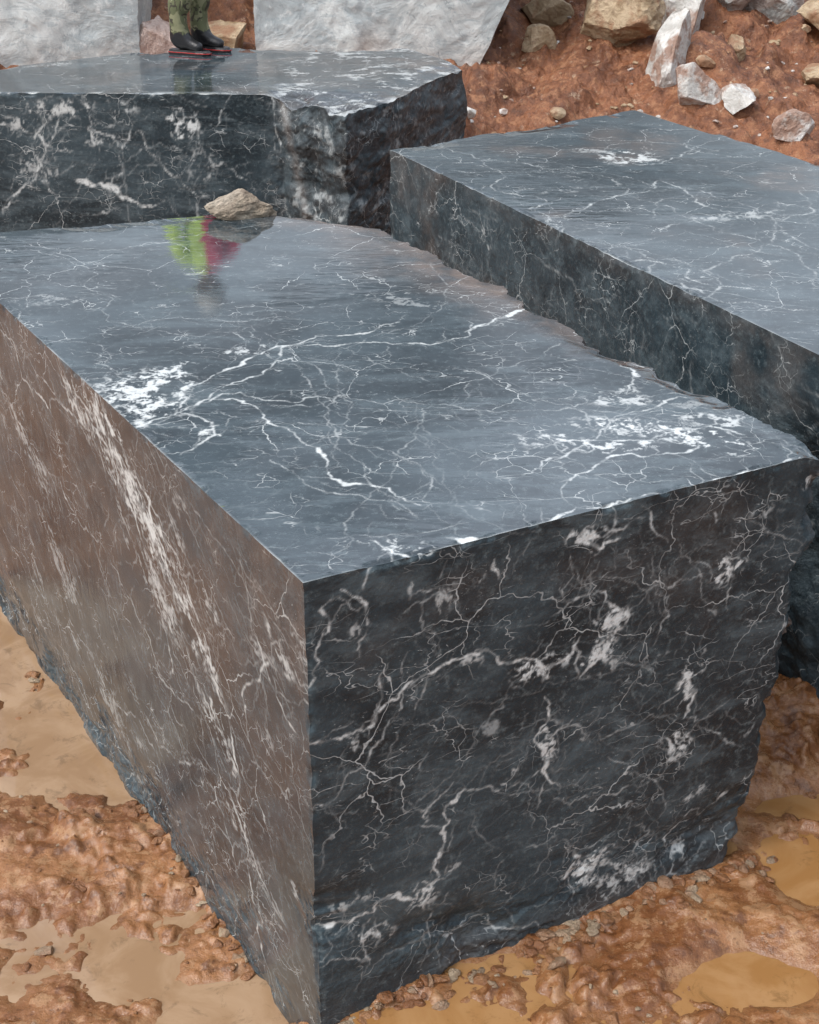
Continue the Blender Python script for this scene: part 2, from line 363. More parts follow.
Ew=np.array([[-.4,.965],[0,.975],[.15,.97],[.28,.99],[.40,1.03],[.55,1.02],[.64,1.01],[.85,1.035],[1.11,1.025],[1.30,1.03],[1.42,1.015],[1.47,1.008],[1.5,1.0]])
ZT,ZB=1.5,-.45
def E_main(v,w):
    z=ZB+(ZT-ZB)*w
    e=np.interp(z,Ew[:,0],Ew[:,1])
    e=1.018+(e-1)*np.exp(-v*5)
    e=e+.022*fbm(v*9,z*3.2,0,5,31,.6)*(.35+.65*sstep(0,.1,v))+.018*fbm(z*12,v*30,0,5,33,.62)
    e=e-.05*np.maximum(fbm(v*5,z*4,0,3,37),0)*sstep(.03,.2,v)*sstep(1.5,1.2,z)
    e=e-.16*sstep(.86,1.,v)
    return e
def disp_main(P,u,v,w):
    P=P.copy();z=P[...,2].copy()
    x,y=P[...,0].copy(),P[...,1].copy()
    du=u*LF;dv=v*LL;dz=ZT-z
    fr=sstep(.935,1.01,u+.05*fbm(z*4,u*3,0,5,40,.6))*sstep(1.49,1.28,z)*np.exp(-v*14)
    P[...,:2]+=(fr*(.14+.13*fbm(z*7,u*9,0,5,39,.6)))[...,None]*dl[:2]
    lo=sstep(.38,.05,z+.12*fbm(u*5,z*3,0,4,36))*np.exp(-v*20)*sstep(.05,.25,u)
    P[...,:2]+=(lo*(.012+.07*np.maximum(fbm(u*6,z*6,0,5,38,.6)+.15,0)))[...,None]*dl[:2]
    ll=sstep(.12,-.15,z+.10*fbm(v*9,z*3,0,4,35))*np.exp(-u*20)*sstep(.03,.12,v)
    P[...,:2]+=(ll*(.05*np.maximum(fbm(v*16,z*7,0,5,34,.6)+.2,0)))[...,None]*df[:2]
    k=sstep(.95,1.,u+.02*fbm(v*14,0,0,4,41))*(w>.9)
    P[...,2]-=k*(.002+.035*np.maximum(fbm(v*11,u*6,0,4,43)+.05,0))*sstep(.0,.02,u)
    kb=sstep(.965,1.,v+.015*fbm(u*14,0,0,4,44))*w
    P[...,2]-=kb*(.002+.02*np.maximum(fbm(u*9,3,0,4,45)+.1,0))
    r=sstep(.985,1.,u)*sstep(0,.03,v)
    P[...,0]+=r*.05*fbm(y*6,z*6,x*2,5,47,.6);P[...,1]+=r*.03*fbm(y*7,z*7,0,4,48)
    e1=edge_wear(P,np.hypot(dv,dz),.016,18,51);e2=edge_wear(P,np.hypot(du,dz),.014,18,52);e3=edge_wear(P,np.hypot(du,dv),.018,12,53)
    t=e1+e2
    P[...,2]-=t;P[...,:2]+=(e1+e3)[...,None]*dl[:2]+(e2+e3)[...,None]*df[:2]
    ch=np.exp(-(((z-.36)/.10)**2))*np.exp(-((du+dv)/.10)**2)
    ch=ch*(.6+.8*fbm(z*16,dv*16+du*5,0,3,54))
    P[...,:2]+=ch[...,None]*.05*(dl[:2]+df[:2]*.25)
    return P
def att_main(fid,P,u,v,w):
    x,y,z=P[...,0],P[...,1],P[...,2];o=np.ones_like(x)
    rimR=sstep(.92,1.,u+.05*fbm(v*12,z*6,0,4,61))
    if fid=='top':
        ve=ct.sample(x,y)
        m=sstep(.78,.95,u+.09*fbm(v*8,u*4,0,4,62))*sstep(.35,.6,v)*sstep(1.05,.9,v)
        st=.6*m+.5*rimR*sstep(.1,.3,v);wet=1.-.45*rimR*sstep(.2,.4,v)-.08*m
        d=np.minimum(v*LL,u*LF);ve=np.maximum(ve,.6*np.exp(-(d/.004)**2)*(fbm(x*9,y*9,0,3,63)+.35).clip(0,1))
    elif fid=='front':
        fr=sstep(.935,1.0,u+.05*fbm(z*4,u*3,0,5,40,.6))*sstep(1.49,1.28,z)
        lo=sstep(.38,.05,z+.12*fbm(u*5,z*3,0,4,36))
        ve=cf.sample(u*LF,z)*(1-.5*fr);st=.8*fr+.2*sstep(.2,.6,fbm(u*3,z*3,0,4,69))+.25*sstep(.12,0.,z);wet=.5*o-.35*fr-.15*lo
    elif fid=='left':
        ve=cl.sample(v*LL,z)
        st=(.28+.6*fbm(v*4,z*2,0,4,66))*sstep(.4,1.3,z+.4*v);wet=.78*o  # brown reflection of the mud painted into the colour, stronger upward and backward
    else:
        ve=.6*sstep(.2,.5,fbm(y*9,z*9,x*3,5,67,.65));st=.6+.5*fbm(y*2,z*2,0,4,68);wet=.15*o
    return dict(vein=ve,stain_reflection=np.clip(st,0,1),wet=wet)
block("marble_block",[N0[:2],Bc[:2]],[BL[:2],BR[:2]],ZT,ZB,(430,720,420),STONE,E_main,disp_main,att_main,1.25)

# ================================================================ RIGHT BLOCK
A0=np.array([-.10,7.66,0.]);dr=np.array([1.515,-2.93,0.]);dr/=np.linalg.norm(dr)
A1=A0+dr*4.2;Bf=np.array([1.34,8.62,0.]);Bn=Bf+np.array([.493,-.87,0.])*4.2
cr=Canvas(-.4,4.2,3.4,9.,.005,24)
for p,w,I in [([(480,160),(560,240),(640,260),(760,290)],.003,.7),([(590,150),(640,165),(700,150)],.004,.8),([(430,140),(560,170),(700,190),(819,250)],.003,.6),([(560,240),(600,200),(660,180),(740,215)],.004,.7),([(660,230),(740,212),(819,215)],.004,.6),([(700,300),(760,250),(800,190)],.003,.6),([(520,130),(640,140),(760,160)],.003,.6),([(640,250),(700,290),(819,310)],.003,.6),([(450,170),(600,175),(760,240),(819,300)],.003,.5)]:
    cr.poly(m_top(p),w*.9,I,.15,.07)
cr.cracks(100,2.5,.4,(.1,1.2),(.001,.002),(.15,.55));cr.cracks(70,.4,.7,(.06,.6),(.001,.0022),(.15,.55))
for q,rx,ry,a,I in [((628,157),.11,.10,0,1.),((740,215),.15,.05,.3,.5),((600,150),.1,.05,0,.5),((560,190),.14,.04,.2,.35)]:
    c=m_top([q])[0];cr.blob(c[0],c[1],rx,ry,a,I,15.,.14,(1,1.2))
cs=Canvas(-.1,4.4,-.4,1.52,.005,25)
cs.cracks(90,1.2,.5,(.08,.5),(.001,.0026),(.2,.8));cs.cracks(75,.1,.4,(.1,.7),(.001,.002),(.2,.6));cs.blobs(26,(.02,.045),(.3,.7))
LR=4.2
def disp_r(P,u,v,w):
    P=P.copy();x,y,z=[P[...,i].copy() for i in range(3)]
    s=(1-v)*LR;dz=1.5-z
    nrm=np.array([.888,.459])
    k=sstep(2.9,3.35,s+.15*fbm(z*4,s*3,0,3,73))*sstep(1.30,1.12,z+.12*fbm(s*5,z*3,0,3,71))*sstep(.25,0,u)
    P[...,:2]+=(k*(.08+.13*fbm(s*2.2,z*2.2,0,6,72,.55)))[...,None]*nrm
    e=edge_wear(P,np.hypot(u*1.7,dz),.02,10,74);P[...,2]-=e;P[...,:2]+=e[...,None]*nrm
    q=sstep(.985,1.,v)+sstep(.985,1.,u)
    P[...,0]+=q*.04*fbm(x*5,y*5,z*5,4,75);P[...,1]+=q*.05*fbm(x*5,y*5,z*5+9,4,76)
    P[...,2]-=sstep(.97,1.,v)*w*.025*np.maximum(fbm(u*9,1,0,4,77)+.1,0)
    P[...,2]-=sstep(.98,1.,u)*w*.03*np.maximum(fbm(v*15,1,0,4,78)+.1,0)
    return P
def att_r(fid,P,u,v,w):
    x,y,z=P[...,0],P[...,1],P[...,2];o=np.ones_like(x);s=(1-v)*LR
    if fid=='top':
        ve=cr.sample(x,y);st=.55*sstep(.15,.5,fbm(x*1.7,y*1.7,0,4,81));wet=.97*o
        ve=np.maximum(ve,.6*np.exp(-(u*1.7/.006)**2)*(fbm(x*7,y*7,0,3,82)+.3).clip(0,1))
    elif fid=='left':
        ve=cs.sample(s,z);st=.35*sstep(.2,.6,fbm(s*2,z*3,0,4,83))+.25*sstep(.12,0,1.5-z)*sstep(2.,1.,abs(s-2.));wet=.5*o
        k=sstep(2.9,3.3,s)*sstep(1.3,1.1,z);ve=ve*(1-.6*k);wet=wet-.3*k
    else: ve=.3*sstep(.2,.5,fbm(x*6,y*6,z*6,4,84));st=.5*o;wet=.3*o
    return dict(vein=ve,stain_reflection=np.clip(st,0,1),wet=wet)
block("marble_block",[A1[:2],Bn[:2]],[A0[:2],Bf[:2]],1.5,-.45,(230,480,190),STONE2,None,disp_r,att_r)

# ================================================================ BACK BLOCK
cb=Canvas(-3.8,.6,8.4,10.8,.005,26)
cb.cracks(80,2.8,.5,(.15,1.,),(.001,.0022),(.2,.6));cb.cracks(50,.4,.5,(.1,.7),(.001,.0022),(.2,.6));cb.blobs(12,(.05,.09),(.3,.6),0,14.,.18,(1,1.6))
cbf=Canvas(-.1,5.6,-.4,1.55,.005,27)
FRB=[(-3.7,9.13),(-2.5,9.10),(-.78,9.04),(-.37,8.62),(-.12,8.95),(.37,9.96)]
cbf.cracks(120,1.1,.5,(.08,.8),(.001,.0033),(.25,.9));cbf.cracks(80,2.3,.5,(.08,.6),(.001,.003),(.2,.8))
P0b=np.array([-2.5,9.1,0.]);dbb=np.array([1.,-.035,0.])
for p,w,I in [([(0,112),(40,125),(100,150)],.006,.9),([(100,180),(150,197),(185,207)],.013,1.),([(20,215),(60,165),(90,110)],.005,.9),([(60,100),(75,120),(60,160),(80,200)],.005,.8),([(110,95),(120,130),(160,150)],.005,.8),([(170,130),(200,170),(250,200)],.004,.7),([(230,110),(240,150),(290,180)],.004,.7),([(120,215),(150,160),(165,120)],.004,.7)]:
    cbf.poly([(a+1.2,b) for a,b in m_face(p,P0b,dbb)],w*.9,I,.16,.12)
for q,rx,ry,I in [((85,110),.16,.045,.8),((130,135),.11,.05,.7),((220,125),.09,.07,.9),((60,170),.1,.06,.5),((20,125),.12,.04,.7),((240,165),.07,.08,.5),((150,110),.08,.04,.6)]:
    c=m_face([q],P0b,dbb)[0];cbf.blob(c[0]+1.2,c[1],rx,ry,0,I,20.,.18)
def disp_b(P,u,v,w):
    P=P.copy();x,y,z=[P[...,i].copy() for i in range(3)]
    br=sstep(-.95,-.7,x+.06*fbm(z*5,0,0,3,90));f=sstep(.12,0.,v)
    P[...,1]+=(br*f)*(.13*fbm(x*3,z*3,0,6,91,.6));P[...,0]+=(br*f)*.05*fbm(x*4+5,z*4,0,5,92,.6)
    P[...,2]-=w**8*br*sstep(.35,.0,v)*(.02+.08*np.maximum(fbm(x*5,y*5,0,4,93)+.1,0))
    e=edge_wear(P,np.hypot(v*1.3,1.5-z),.03,9,94);P[...,2]-=e;P[...,1]+=e
    P[...,2]-=sstep(.9,1.,v)*w*.04*np.maximum(fbm(x*4,1,0,4,95)+.1,0)
    return P
def att_b(fid,P,u,v,w):
    x,y,z=P[...,0],P[...,1],P[...,2];o=np.ones_like(x)
    br=sstep(-.95,-.7,x)
    if fid=='top':
        ve=cb.sample(x,y);ve=np.maximum(ve,br*.6*sstep(.12,.36,fbm(x*9,y*14,0,5,96,.7)))
        ve=np.maximum(ve,.6*sstep(.08,0,v)*sstep(-.1,.4,fbm(x*9,y*9,0,4,99)))
        st=.5*sstep(0,.5,fbm(x*2,y*2,0,4,97))+.2*br;wet=.96-.22*br
    elif fid=='front':
        ve=cbf.sample(u*5.55,z);ve=np.maximum(ve,br*.32*sstep(.18,.42,fbm(x*14,y*14,z*14,5,98,.68))*sstep(.35,-.2,x))
        g=np.exp(-((x+.78+(1.5-z)*-.2)/.025)**2);ve=np.maximum(ve,.22*g*sstep(-.2,.3,fbm(z*18,x*18,0,4,88)))
        st=.4*g+.15*br;wet=.55-.2*br
    else: ve=.3*sstep(.2,.5,fbm(x*6,y*6,z*6,4,89));st=.3*o;wet=.3*o
    return dict(vein=ve,stain_reflection=np.clip(st,0,1),wet=wet)
block("marble_block",FRB,[(-3.6,9.32),(-2.7,9.89),(-1.68,10.6),(-.9,10.63),(-.35,10.62),(-.02,10.6)],1.5,-.4,(600,160,180),STONE2,None,disp_b,att_b)

# ================================================================ PALE BLOCKS
def pale(name,front,back,zt,zb,seed,skew=0.):
    def dsp(P,u,v,w):
        P=P.copy();x,y,z=[P[...,i].copy() for i in range(3)]
        P[...,0]+=.05*fbm(x*2,y*2,z*2,5,seed,.6)+skew*(w)*sstep(.5,1.,u)*1.
        P[...,1]+=.08*fbm(x*1.3,y*2,z*1.3+7,6,seed+1,.6);P[...,2]+=.04*w*fbm(x*3,y*3,0,4,seed+2)
        return P
    def at(fid,P,u,v,w):
        z=P[...,2];return dict(vein=z*0,stain_reflection=np.clip(sstep(.35,0.,w+.15*fbm(P[...,0]*3,z*3,0,3,seed))*.7,0,1),wet=z*0)
    return block(name,front,back,zt,zb,(130,50,100),PALE,None,dsp,at)
pale("pale_marble_block",[(-1.33,13.15),(.44,13.2)],[(-1.2,15.2),(.7,15.2)],2.6,.5,200,.9)
pale("pale_marble_block",[(-6.5,12.7),(-2.32,13.0)],[(-6.3,14.8),(-2.4,14.9)],2.7,.3,210)

# ================================================================ TERRAIN
LW=-.224
RW=-.034
holL=[(-1.42,4.85,.34,.40,.95),(-1.9,5.6,.40,.42,.9),(-.98,3.6,.30,.18,.85),(-.52,3.36,.22,.18,1.),(-.80,3.85,.18,.12,.6),(-1.15,4.62,.2,.2,.7)]
ridL=[(-1.06,4.22,.30,.12,.6),(-1.5,4.33,.13,.16,1.),(-1.25,3.88,.2,.1,.4)]
holR=[(1.08,3.36,.18,.13,1.15),(1.36,3.80,.13,.11,1.05),(1.42,4.2,.2,.09,1.1),(.06,3.17,.14,.06,.8)]
def terrain(x,y):
    nl=np.array([-dl[1],dl[0]])
    sd=(x-N0[0])*nl[0]+(y-N0[1])*nl[1]
    kk=.25*sstep(3.2,3.6,y)
    left=sstep(-.05-kk,.12-kk,sd)*sstep(9.,7.,y)
    base=-.225*left-.045*(1-left)
    mudr=(1-left)*(.15*sstep(3.9,4.8,y)*sstep(9.,8.,y)+.04*sstep(.45,.8,x)*np.exp(-((y-3.55)/.25)**2))
    h=base+mudr
    near=sstep(9.5,8.,y)
    big=fbm(x*1.6,y*1.6,0,3,301)
    wx=x+.05*fbm(x*11,y*11,0,3,7);wy=y+.05*fbm(x*11+5,y*11,0,3,8)
    f1,i1,s1=worley(wx*6,wy*6,310);f2,i2,s2=worley(wx*14+3,wy*14,320);f3,i3,s3=worley(wx*34,wy*34+1,330)
    lump=sstep(0,.6,s1-f1)*sstep(.5,.95,i1)*.036+sstep(0,.6,s2-f2)*sstep(.45,.95,i2)*.022+sstep(0,.7,s3-f3)*sstep(.55,.95,i3)*.009
    hol=0;rid=0
    for cx,cy,rx,ry,k in holL+holR:hol=hol+k*np.exp(-((x-cx)/rx)**2-((y-cy)/ry)**2)
    for cx,cy,rx,ry,k in ridL:rid=rid+k*np.exp(-((x-cx)/rx)**2-((y-cy)/ry)**2)
    hol=np.clip(hol,0,1.15);patch=fbm(x*4,y*4,0,3,340);dens=sstep(1.0,.25,hol+.55*patch)
    m=.030*big+.046*fbm(x*4.5,y*4.5,0,4,345,.55)+lump*(.15+.85*dens)*(.35+.65*sstep(.3,-.2,patch))*1.1-.072*hol+.045*rid+.018
    m=m+.007*fbm(x*24,y*24,0,4,350,.6)*(.4+.6*dens)
    h=h+m*near
    yy=y+.5*fbm(x*.35,y*.2,0,3,360)*sstep(10,13,y)
    b=np.interp(yy,[9.3,14.,15.,19.,24.,60.,1e4],[0,1.27,1.75,2.9,3.6,4.2,4.2])
    bl=sstep(9.2,10.5,y)
    gf,gi,gs=worley(x*1.5+.5*fbm(x*2,y*2,0,4,5),y*1.5,370);gf2,gi2,gs2=worley(x*4.2+.5*fbm(x*5,y*5,0,3,6),y*4.2,380)
    rough=.20*fbm(x*1.1,y*1.1,0,6,365,.58)+.16*sstep(0,.7,gs-gf)*sstep(.4,.9,gi)+.07*sstep(0,.6,gs2-gf2)*sstep(.3,.9,gi2)+lump*.8+.025*fbm(x*9,y*9,0,4,366,.6)-.10
    gully=-.25*np.exp(-((x-1.05-.2*(y-13))/.25)**2)*sstep(11.3,13.,y)
    h=h+b+bl*(rough+gully*.6)*sstep(400,60,np.hypot(x,y))
    far=np.hypot(x,y)
    h=h+sstep(60,300,far)*(14*fbm(x*.006,y*.006,0,4,390)+8)
    h=h+sstep(12,20,np.abs(x))*sstep(12,4,y)*1.6*(1+.4*fbm(x*.3,y*.3,0,4,391))*near
    return h
def geo(a,b,d0,g):
    r=[a];d=d0;s=1 if b>a else -1
    while (b-r[-1])*s>0:
        d*=g;r.append(r[-1]+s*d)
    return np.array(r[1:])
xs=np.concatenate([geo(-3.4,-700,.03,1.14)[::-1],np.arange(-3.4,-2.2,.03),np.arange(-2.2,2.0,.0095),np.arange(2.0,4.6,.02),geo(4.6,700,.03,1.14)])
ys=np.concatenate([geo(2.8,-500,.02,1.16)[::-1],np.arange(2.8,5.,.0088),np.arange(5.,10.6,.04),np.arange(10.6,15.5,.019),geo(15.5,900,.03,1.11)])
X,Y=np.meshgrid(xs,ys,indexing='ij');Z=terrain(X,Y)
red=sstep(8.5,11.,Y)
def ground_mat():
    m,nt,bs=new_mat("wet_clay_mud");B=NB(nt);tc=B.n('ShaderNodeTexCoord').outputs['Object']
    r=B.attr('red').outputs['Fac'];hh=B.attr('hgt').outputs['Fac']
    a=B.noise(tc,2.2,6,.68,.3);b=B.noise(tc,10,6,.72);c=B.noise(tc,60,4,.74)
    mud=B.mix(B.mr(a,.38,.62),(.175,.068,.024),(.29,.135,.055))
    mud=B.mix(B.m('MULTIPLY',B.mr(b,.50,.62),.75),mud,(.36,.205,.105))
    mud=B.mix(B.m('MULTIPLY',B.mr(b,.47,.37),.75),mud,(.095,.036,.014))
    mud=B.mix(B.m('MULTIPLY',B.mr(c,.54,.68),.5),mud,(.08,.033,.014))
    mud=B.mix(B.m('MULTIPLY',B.mr(c,.44,.34),.35),mud,(.40,.26,.15))
    mud=B.mix(B.m('MULTIPLY',B.mr(hh,0.,.015,1.,0.),.5),mud,(.21,.10,.042))
    bank=B.mix(B.mr(a,.36,.64),(.125,.044,.018),(.255,.100,.043))
    bank=B.mix(B.m('MULTIPLY',B.mr(b,.5,.62),.75),bank,(.35,.17,.085))
    bank=B.mix(B.m('MULTIPLY',B.mr(b,.45,.36),.7),bank,(.07,.025,.011))
    bank=B.mix(B.m('MULTIPLY',B.mr(B.noise(tc,9,7,.8),.58,.65),.65),bank,(.48,.35,.24))
    bank=B.mix(B.m('MULTIPLY',B.mr(c,.52,.66),.55),bank,(.07,.025,.011))
    B.l(B.mix(r,mud,bank),bs.inputs['Base Color'])
    rg=B.m('ADD',B.mr(b,.40,.60,.08,.30),B.m('MULTIPLY',r,.30),clamp=True);B.l(rg,bs.inputs['Roughness'])
    h=B.m('ADD',B.m('MULTIPLY',b,.012),B.m('MULTIPLY',c,.0022))
    h=B.m('ADD',h,B.m('MULTIPLY',B.m('MULTIPLY',B.noise(tc,7,6,.68),r),.06))
    B.l(B.bump(h),bs.inputs['Normal']);return m
GM=ground_mat()
wl=np.where(X<-.2,LW,RW)
grid_mesh("ground",[dict(P=np.stack([X,Y,Z],-1),red=red,hgt=np.clip(Z-wl,0,1))],[GM],('red','hgt'))

def water_mat(name,c1,c2):
    m,nt,bs=new_mat(name);B=NB(nt);tc=B.n('ShaderNodeTexCoord').outputs['Object']
    n=B.noise(tc,3.4,5,.62,.8)
    col=B.mix(B.mr(n,.36,.64),c1,c2)
    col=B.mix(B.m('MULTIPLY',B.mr(B.noise(tc,9,6,.75,.6),.54,.68),.55),col,tuple(x*.5 for x in c1))
    B.l(col,bs.inputs['Base Color'])
    bs.inputs['Roughness'].default_value=.02;bs.inputs['IOR'].default_value=1.5
    B.l(B.bump(B.m('MULTIPLY',B.noise(tc,14,2,.5),.0006)),bs.inputs['Normal']);return m
W1=water_mat("milky_clay_water",(.27,.165,.088),(.36,.24,.145));W2=water_mat("orange_clay_water",(.29,.145,.050),(.36,.20,.085))
def shear_puddle(name,corners,z,mat):
    c=np.array(corners,float);s,t=np.meshgrid(np.linspace(0,1,30),np.linspace(0,1,30),indexing='ij')
    xy=(c[0]*(1-s)[...,None]+c[1]*s[...,None])*(1-t)[...,None]+(c[3]*(1-s)[...,None]+c[2]*s[...,None])*t[...,None]
    return grid_mesh(name,[dict(P=np.concatenate([xy,(s*0+z)[...,None]],-1))],[mat])
shear_puddle("muddy_puddle",[(-3.4,2.4),(-.1,2.4),(-.1,3.2),(-3.4,3.2)],LW,W1)
shear_puddle("muddy_puddle",[(-3.6,3.2),(-.1,3.2),(-2.3,7.4),(-5.6,7.4)],LW+.0005,W1)
shear_puddle("muddy_puddle",[(.22,2.4),(2.6,2.4),(2.6,5.4),(-.2,3.25)],RW,W2)

# ================================================================ ROCKS
def rock_geo(seed,size,sub=3,cuts=7,rough=.18,tilt=.35):
    r=random.Random(seed);bm=bmesh.new();bmesh.ops.create_icosphere(bm,subdivisions=sub,radius=1.)
    co=np.array([v.co[:] for v in bm.verts]);F=np.array([[v.index for v in f.verts] for f in bm.faces]);bm.free()
    for _ in range(cuts):
        n=np.array([r.gauss(0,1),r.gauss(0,1),r.gauss(0,1)]);n/=np.linalg.norm(n);d=r.uniform(.42,.72)
        k=co@n-d;co-=np.clip(k,0,None)[:,None]*n*.97
    s=seed*3.7
    dsp=fbm(co[:,0]*2.1+s,co[:,1]*2.1,co[:,2]*2.1,6,seed,.62)
    co*=(1+rough*dsp)[:,None]
    co*=np.array(size)/2/.72
    a=r.uniform(0,6.28) if tilt>.2 else r.uniform(-.3,.3);t=r.uniform(-tilt,tilt)
    M=Matrix.Rotation(a,3,'Z')@Matrix.Rotation(t,3,'X');co=co@np.array(M).T
    return co,F
def tri_obj(name,items,mats):
    V=[];F=[];M=[];off=0
    for co,f,mi in items:
        V.append(co);F.append(f+off);M.append(np.full(len(f),mi));off+=len(co)
    V=np.concatenate(V);F=np.concatenate(F);M=np.concatenate(M)
    me=bpy.data.meshes.new(name);me.from_pydata(V.tolist(),[],F.tolist());me.polygons.foreach_set('material_index',M.astype(np.int32))
    me.polygons.foreach_set('use_smooth',np.zeros(len(F),bool))
    for m in mats:me.materials.append(m)
    o=bpy.data.objects.new(name,me);SC.collection.objects.link(o);return o
def th(x,y):return float(terrain(np.array([float(x)]),np.array([float(y)]))[0])
def boulder(name,x,y,size,mat,seed,sink=.25):
    co,F=rock_geo(seed,size,5,11,.18);z=th(x,y)+size[2]*(.5-sink)
    return tri_obj(name,[(co+np.array([x,y,z]),F,0)],[mat])
boulder("boulder",1.80,13.5,(.70,.55,.60),R_TAN,3)
boulder("boulder",2.46,13.75,(.55,.5,.80),R_WHITE,5,.25)
boulder("boulder",2.95,14.0,(.5,.45,.6),R_GREY,8,.3)
boulder("boulder",2.24,12.85,(.44,.35,.64),R_WHITE,9,.3)
boulder("boulder",2.35,12.25,(.46,.28,.34),R_WHITE,12,.35)
boulder("boulder",2.68,12.2,(.38,.24,.22),R_WHITE,14,.35)
boulder("boulder",3.1,11.75,(.38,.24,.24),R_WHITE,15,.35)
boulder("boulder",3.3,14.0,(.55,.4,.40),R_GREY,16,.3)
boulder("boulder",3.75,13.7,(.5,.4,.45),R_TAN,26,.3)
boulder("boulder",3.55,13.0,(.34,.3,.25),R_TAN,31,.35)
boulder("boulder",2.85,13.2,(.26,.2,.2),R_TAN,32,.35)
boulder("boulder",1.15,13.6,(.28,.25,.24),R_TAN,33,.35)
boulder("boulder",-2.16,13.2,(.42,.35,.5),R_PINK,17)
boulder("boulder",-1.62,13.3,(.4,.35,.4),R_TAN,18)
boulder("boulder",1.25,14.2,(.4,.35,.4),R_TAN,19)
items=[]
for i in range(460):
    x=random.uniform(.4,4.4) if i<380 else random.uniform(-7,8);y=random.uniform(10.9,15.6) if i<380 else random.uniform(11,18)
    s=random.uniform(.012,.045) if random.random()<.9 else random.uniform(.06,.16)
    co,F=rock_geo(400+i,(s*random.uniform(.8,1.6),s,s*.7),2,6,.2);z=th(x,y)+s*.05
    items.append((co+np.array([x,y,z]),F,random.choice([0,0,0,1,1])))
tri_obj("bank_stones",items,[R_TAN,R_WHITE])
CL=rock_mat("clay_clod",(.17,.070,.026),(.29,.145,.065),(.10,.040,.016),.3,.3);CG=rock_mat("mud_coated_stone",(.24,.17,.11),(.36,.28,.19),(.15,.09,.05),.5,.35)
items=[]
for i in range(1000):
    if i<280:
        if i<110:
            t=random.uniform(0,.75);p=N0+dl*LL*t+np.array([-dl[1],dl[0],0])*abs(random.gauss(0,.035))
        else:
            t=random.uniform(0,1.05);p=N0+df*LF*t+np.array([df[1],-df[0],0])*abs(random.gauss(0,.05))
        x,y=p[0],p[1];s=random.uniform(.010,.04)
    else:
        if random.random()<.6:x=random.uniform(-2.1,-.2);y=random.uniform(2.95,5.9)
        else:x=random.uniform(-.2,1.9);y=random.uniform(2.9,4.6)
        s=random.uniform(.005,.015) if random.random()<.85 else random.uniform(.02,.045)
    co,F=rock_geo(900+i,(s*random.uniform(.9,1.7),s,s*.6),2,5,.3);z=th(x,y)
    items.append((co+np.array([x,y,z+s*.03]),F,random.choice([0,0,1])))
tri_obj("mud_clods",items,[CL,CG])
c,F=rock_geo(63,(.27,.16,.14),5,11,.26,.1);tri_obj("limestone_rubble",[(c+np.array([-.79,6.47,1.54]),F,0)],[R_RUB])

# ================================================================ QUARRY WORKER
def simple_mat(name,col,rough=.6,camo=None):
    m,nt,bs=new_mat(name);B=NB(nt);tc=B.n('ShaderNodeTexCoord').outputs['Object']
    if camo:
        a=B.noise(tc,9,2,.5,1.);b=B.noise(tc,14,2,.5,1.5)
        c=B.mix(B.mr(a,.5,.53),camo[0],camo[1]);c=B.mix(B.mr(b,.56,.58),c,camo[2])
    else:c=B.mix(B.mr(B.noise(tc,12,5,.6),.35,.7),tuple(x*.8 for x in col),col)
    B.l(c,bs.inputs['Base Color']);bs.inputs['Roughness'].default_value=rough
    B.l(B.bump(B.m('MULTIPLY',B.noise(tc,18,4,.6),.008)),bs.inputs['Normal']);return m
CAMO=simple_mat("camouflage_cloth",None,.8,((.11,.12,.06),(.21,.21,.12),(.05,.045,.03)))
YEL=simple_mat("hi_vis_yellow",(.72,.98,.15),.7);RED=simple_mat("red_shirt",(.90,.05,.12),.75)
SKIN=simple_mat("skin",(.42,.22,.14),.55);BLK=simple_mat("black_rubber",(.018,.018,.02),.3);REDR=simple_mat("red_rubber",(.45,.03,.03),.4)
HAIR=simple_mat("dark_hair",(.02,.013,.008),.6);HAT=simple_mat("white_hard_hat",(.75,.75,.72),.3);EYE=simple_mat("eye_white",(.7,.7,.68),.2)
rig=bpy.data.objects.new("quarry_worker",None);SC.collection.objects.link(rig)
TW=math.radians(-48)
def tw(p):
    x,y,z=p;return (x*math.cos(TW)-y*math.sin(TW),x*math.sin(TW)+y*math.cos(TW),z)
def skin_obj(name,verts,edges,radii,mats,pick,sub=2,root=0):
    me=bpy.data.meshes.new(name+"_s");bm=bmesh.new();L=bm.verts.layers.skin.verify();vs=[]
    for i,(c,r) in enumerate(zip(verts,radii)):
        v=bm.verts.new(c);v[L].radius=r if isinstance(r,tuple) else (r,r);v[L].use_root=(i==root);vs.append(v)
    for a,b in edges:bm.edges.new((vs[a],vs[b]))
    bm.to_mesh(me);bm.free();o=bpy.data.objects.new(name+"_s",me);SC.collection.objects.link(o)
    o.modifiers.new("k",'SKIN').use_smooth_shade=True;sm=o.modifiers.new("s",'SUBSURF');sm.levels=sub;sm.render_levels=sub
    dg=bpy.context.evaluated_depsgraph_get();dg.update();nm=bpy.data.meshes.new_from_object(o.evaluated_get(dg))
    bpy.data.objects.remove(o);nm.name=name
    for m in mats:nm.materials.append(m)
    for p in nm.polygons:p.material_index=pick(p.center);p.use_smooth=True
    q=bpy.data.objects.new(name,nm);SC.collection.objects.link(q);q.parent=rig;return q
HY=.085
bv=[(0,0,.95),(0,0,1.12),(0,0,1.32),(0,0,1.46),(.015,0,1.56)]
br=[(.16,.14),(.155,.14),(.18,.15),(.10,.09),.055]
be=[(0,1),(1,2),(2,3),(3,4)]
AX={1:.02,-1:-.05}
